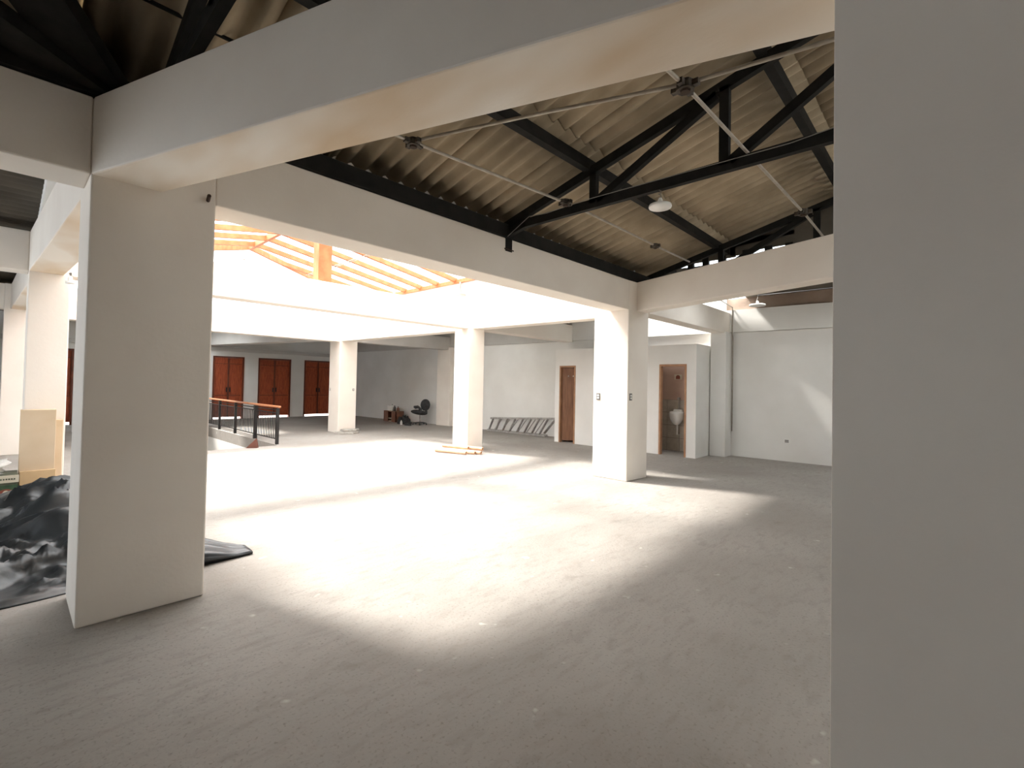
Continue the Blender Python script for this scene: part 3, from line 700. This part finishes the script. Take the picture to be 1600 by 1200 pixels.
lump((9.20, 10.02, 0), .08, .16, .06, .3, 'dark_grey', 'dark_cloth', 'crumpled dark cloth on the floor by the chair base', 'cloth', 5)
b = thing('small_bottle', 'small white bottle on the floor beside the black bag', 'bottle', (9.15, 10.34, 0)); xf = at0(b)
MB().lathe([(.04, 0), (.04, .10), (.018, .13)], (9.15, 10.34, 0), 10).build('bottle_body', 'white_enamel', b, xf=xf); MB().lathe([(.02, .13), (.02, .155)], (9.15, 10.34, 0), 8).build('cap', 'white_enamel', b, xf=xf)

# broken slabs at the farthest column
def rock(pts, z0_, z1_, label, m='slab'):
    c = (sum(p[0] for p in pts)/len(pts), sum(p[1] for p in pts)/len(pts), z0_); n = len(pts)
    mb = MB(); mb.add([(p[0], p[1], z0_) for p in pts]+[(c[0]+(p[0]-c[0])*.93, c[1]+(p[1]-c[1])*.93, z1_+random.uniform(-.01, .01)) for p in pts],
        [tuple(range(n))[::-1], tuple(range(n, 2*n))]+[(i, (i+1) % n, n+(i+1) % n, n+i) for i in range(n)])
    return solo(mb, 'broken_slab', m, label, 'slab', c, bevel=.008)
rock([(6.02, 8.98), (6.06, 8.72), (6.42, 8.60), (6.66, 8.72), (6.56, 8.98)], 0, .06, 'lower broken concrete slab at the foot of the farthest column')
rock([(6.20, 8.98), (6.18, 8.78), (6.55, 8.68), (6.74, 8.84), (6.62, 9.0)], .072, .12, 'upper broken concrete slab lying on the other slab')

# clay pipes
def cpipe(a, b, r, label):
    a, b = Vector(a), Vector(b); d = (b-a).normalized()
    t = thing('clay_pipe', label, 'pipe', tuple(a)); xf = at0(t)
    m = MB(); n = 14; side = d.cross(Vector((0, 0, 1))).normalized(); u = side.cross(d)
    vs = []
    for p, rr in ((a, r), (b, r), (b, r*.72), (a, r*.72)):
        vs += [p+side*math.cos(2*math.pi*k/n)*rr+u*math.sin(2*math.pi*k/n)*rr for k in range(n)]
    fs = [(i*n+k, i*n+(k+1) % n, ((i+1) % 4)*n+(k+1) % n, ((i+1) % 4)*n+k) for i in range(4) for k in range(n)]
    m.add(vs, fs).build('pipe_wall', 'clay', t, smooth=False, xf=xf)
    MB().tube([b-d*.05, b-d*.04], r*.715, n).build('bore_shade_disc', 'hollow_shade', t, xf=xf)  # dark plug painting the shade within the pipe bore
pr = .037
cpipe((6.08, 4.42, pr), (6.30, 3.68, pr), pr, 'pale clay pipe lying nearest the camera at the pipes column')
cpipe((6.24, 4.32, pr), (6.46, 3.58, pr), pr, 'second pale clay pipe, behind the nearest one')
cpipe((6.36, 4.30, pr), (6.56, 3.50, pr), pr, 'third pale clay pipe, touching the foot of the column')
cpipe((6.36, 4.52, pr*2.75), (6.52, 3.86, pr*2.75), pr, 'pale clay pipe resting on top of the others, left')
cpipe((6.58, 3.96, pr*2.75), (6.66, 3.56, pr*2.75), pr, 'short clay pipe resting on top of the others, right')
# red-brown scrap by the stair edge
sc_ = MB(); sc_.add([(3.26, 7.40, 0), (3.44, 7.28, 0), (3.50, 7.34, 0), (3.32, 7.46, 0), (3.43, 7.29, .21), (3.46, 7.33, .20)], [(0, 1, 2, 3), (0, 4, 1), (1, 4, 5, 2), (2, 5, 3), (0, 3, 5, 4)])
# sits on the slab, right of the opening
solo(sc_, 'wood_scrap', 'scrap', 'reddish wedge of scrap at the stairwell edge below the railing', 'scrap', (3.37, 7.38, 0))

# ---------------------------------------------------------------- cartons left
tc = thing('tall_carton', 'tall tan cardboard carton standing before the cream column', 'box', (-.04, 3.9, 0)); xf = at0(tc)
MB().box(-.195, .095, 3.84, 3.98, 0, 1.10).build('carton_body', 'cardboard', tc, xf=xf, bevel=.004)
MB().box(-.185, .105, 3.80, 3.838, 0, .415).build('carton_flap', 'cardboard_orange', tc, xf=xf, bevel=.003)
o = MB().box(-.10, .165, 3.99, 4.09, 0, .97); solo(o, 'flat_carton', 'cardboard', 'folded tan carton standing just behind the tall one', 'box', (.03, 4.04, 0), bevel=.004)
pc = thing('printed_carton', 'dark green printed carton with a red and cream oval emblem, plastic film on top', 'box', (-.5, 3.6, 0)); xf = at0(pc)
yf = 3.62
MB().box(-.78, -.20, yf, 3.95, 0, .42).build('carton_body', 'carton_print', pc, xf=xf, bevel=.004)
MB().box(-.78, -.19, yf-.003, yf, .335, .415).build('print_band', 'print_cream', pc, xf=xf)
for a in range(6): MB().box(-.33+a*.02, -.318+a*.02, yf-.005, yf-.003, .365, .38).build('print_letter', 'carton_print', pc, xf=xf)
MB().box(-.78, -.195, yf-.003, yf, .24, .31).build('print_scroll', 'print_green', pc, xf=xf)
MB().box(-.78, -.195, yf-.003, yf, .10, .125).build('print_scroll', 'print_green', pc, xf=xf)
def oval(cx, cz, rx, rz, d0, d1, nm, m):
    n = 20; ps = [(cx+rx*math.cos(2*math.pi*i/n), cz+rz*math.sin(2*math.pi*i/n)) for i in range(n)]
    MB().add([(p, yf-d0, q) for p, q in ps]+[(p, yf-d1, q) for p, q in ps], [tuple(range(n)), tuple(range(n, 2*n))[::-1]]+[(i, (i+1) % n, n+(i+1) % n, n+i) for i in range(n)]).build(nm, m, pc, xf=xf)
oval(-.285, .215, .085, .072, .003, .006, 'oval_ring', 'print_green'); oval(-.285, .215, .062, .056, .006, .009, 'oval_red', 'print_red'); oval(-.285, .225, .025, .03, .009, .012, 'oval_figure', 'print_cream')
lump((-.56, 3.74, .425), .22, .14, .20, .5, 'bag', 'plastic_film', 'crumpled white plastic film on the printed carton', 'plastic bag', 9, sc=4)

# ---------------------------------------------------------------- black polythene heap
def heap():
    nx, ny = 120, 90; x0, x1, y0, y1 = -2.2, 1.17, .66, 3.15
    vs = []; fs = []
    def ss(a, b, t):
        t = max(0, min(1, (t-a)/(b-a))); return t*t*(3-2*t)
    for j in range(ny+1):
        for i in range(nx+1):
            u, v = i/nx, j/ny; x = x0+(x1-x0)*u; y = y0+(y1-y0)*v
            yy = y+.05*noise.noise(Vector((x*2.2, y*2, 4)))*(1-v)
            left = 1-ss(.05, .75, x)
            h = .05+.42*ss(.0, .75, v)*left*(1-.35*ss(.9, 1, v))+.07*(1-left)
            h *= .50+.50*ss(-.75, .12, x)
            q = Vector((x*.9+y*.35, y*2.1-x*.55, 0)); q = q+Vector((noise.noise(q*1.3), noise.noise(q*1.3+Vector((5, 2, 0))), 0))*.55
            def rg(p, k): return (1-abs(noise.noise(p+Vector((k, 0, k)))*2.2))**2
            am = left*ss(0, .12, v)*(1-ss(.70, .9, v))
            z = h+am*(.15*(rg(q*1.25, 1)-.45)+.05*(rg(q*2.9, 7)-.4)+.024*(rg(q*6.3, 3)-.4))+.012*noise.noise(Vector((x*5, y*5, 1)))
            edge = min(1, v*12)*(.0 if (j == 0) else 1)
            if x > .72 and j == 0: edge = .8          # lifted lip at the right corner
            r = min(1, (1-u)*10) if x < .7 else min(1, max(.25, (1-u)*7))
            z = max(.006, z*max(edge, .08)*r)
            # triangular right corner
            if x > .7:
                t = (x-.7)/(x1-.7); yy = .60+(yy-.66)*(1-.8*t)*.42-.04*(1-t)
            vs.append((x, yy, z))
    for j in range(ny):
        for i in range(nx):
            a = j*(nx+1)+i; fs.append((a, a+1, a+nx+2, a+nx+1))
    o = solo(MB().add(vs, fs), 'plastic_sheet', 'tarp', 'crumpled heap of black polythene sheeting around the foot of the near column', 'tarp', (-.3, 1.8, 0), smooth=True)
    s = o.modifiers.new('thick', 'SOLIDIFY'); s.thickness = .004; s.offset = -1
heap()
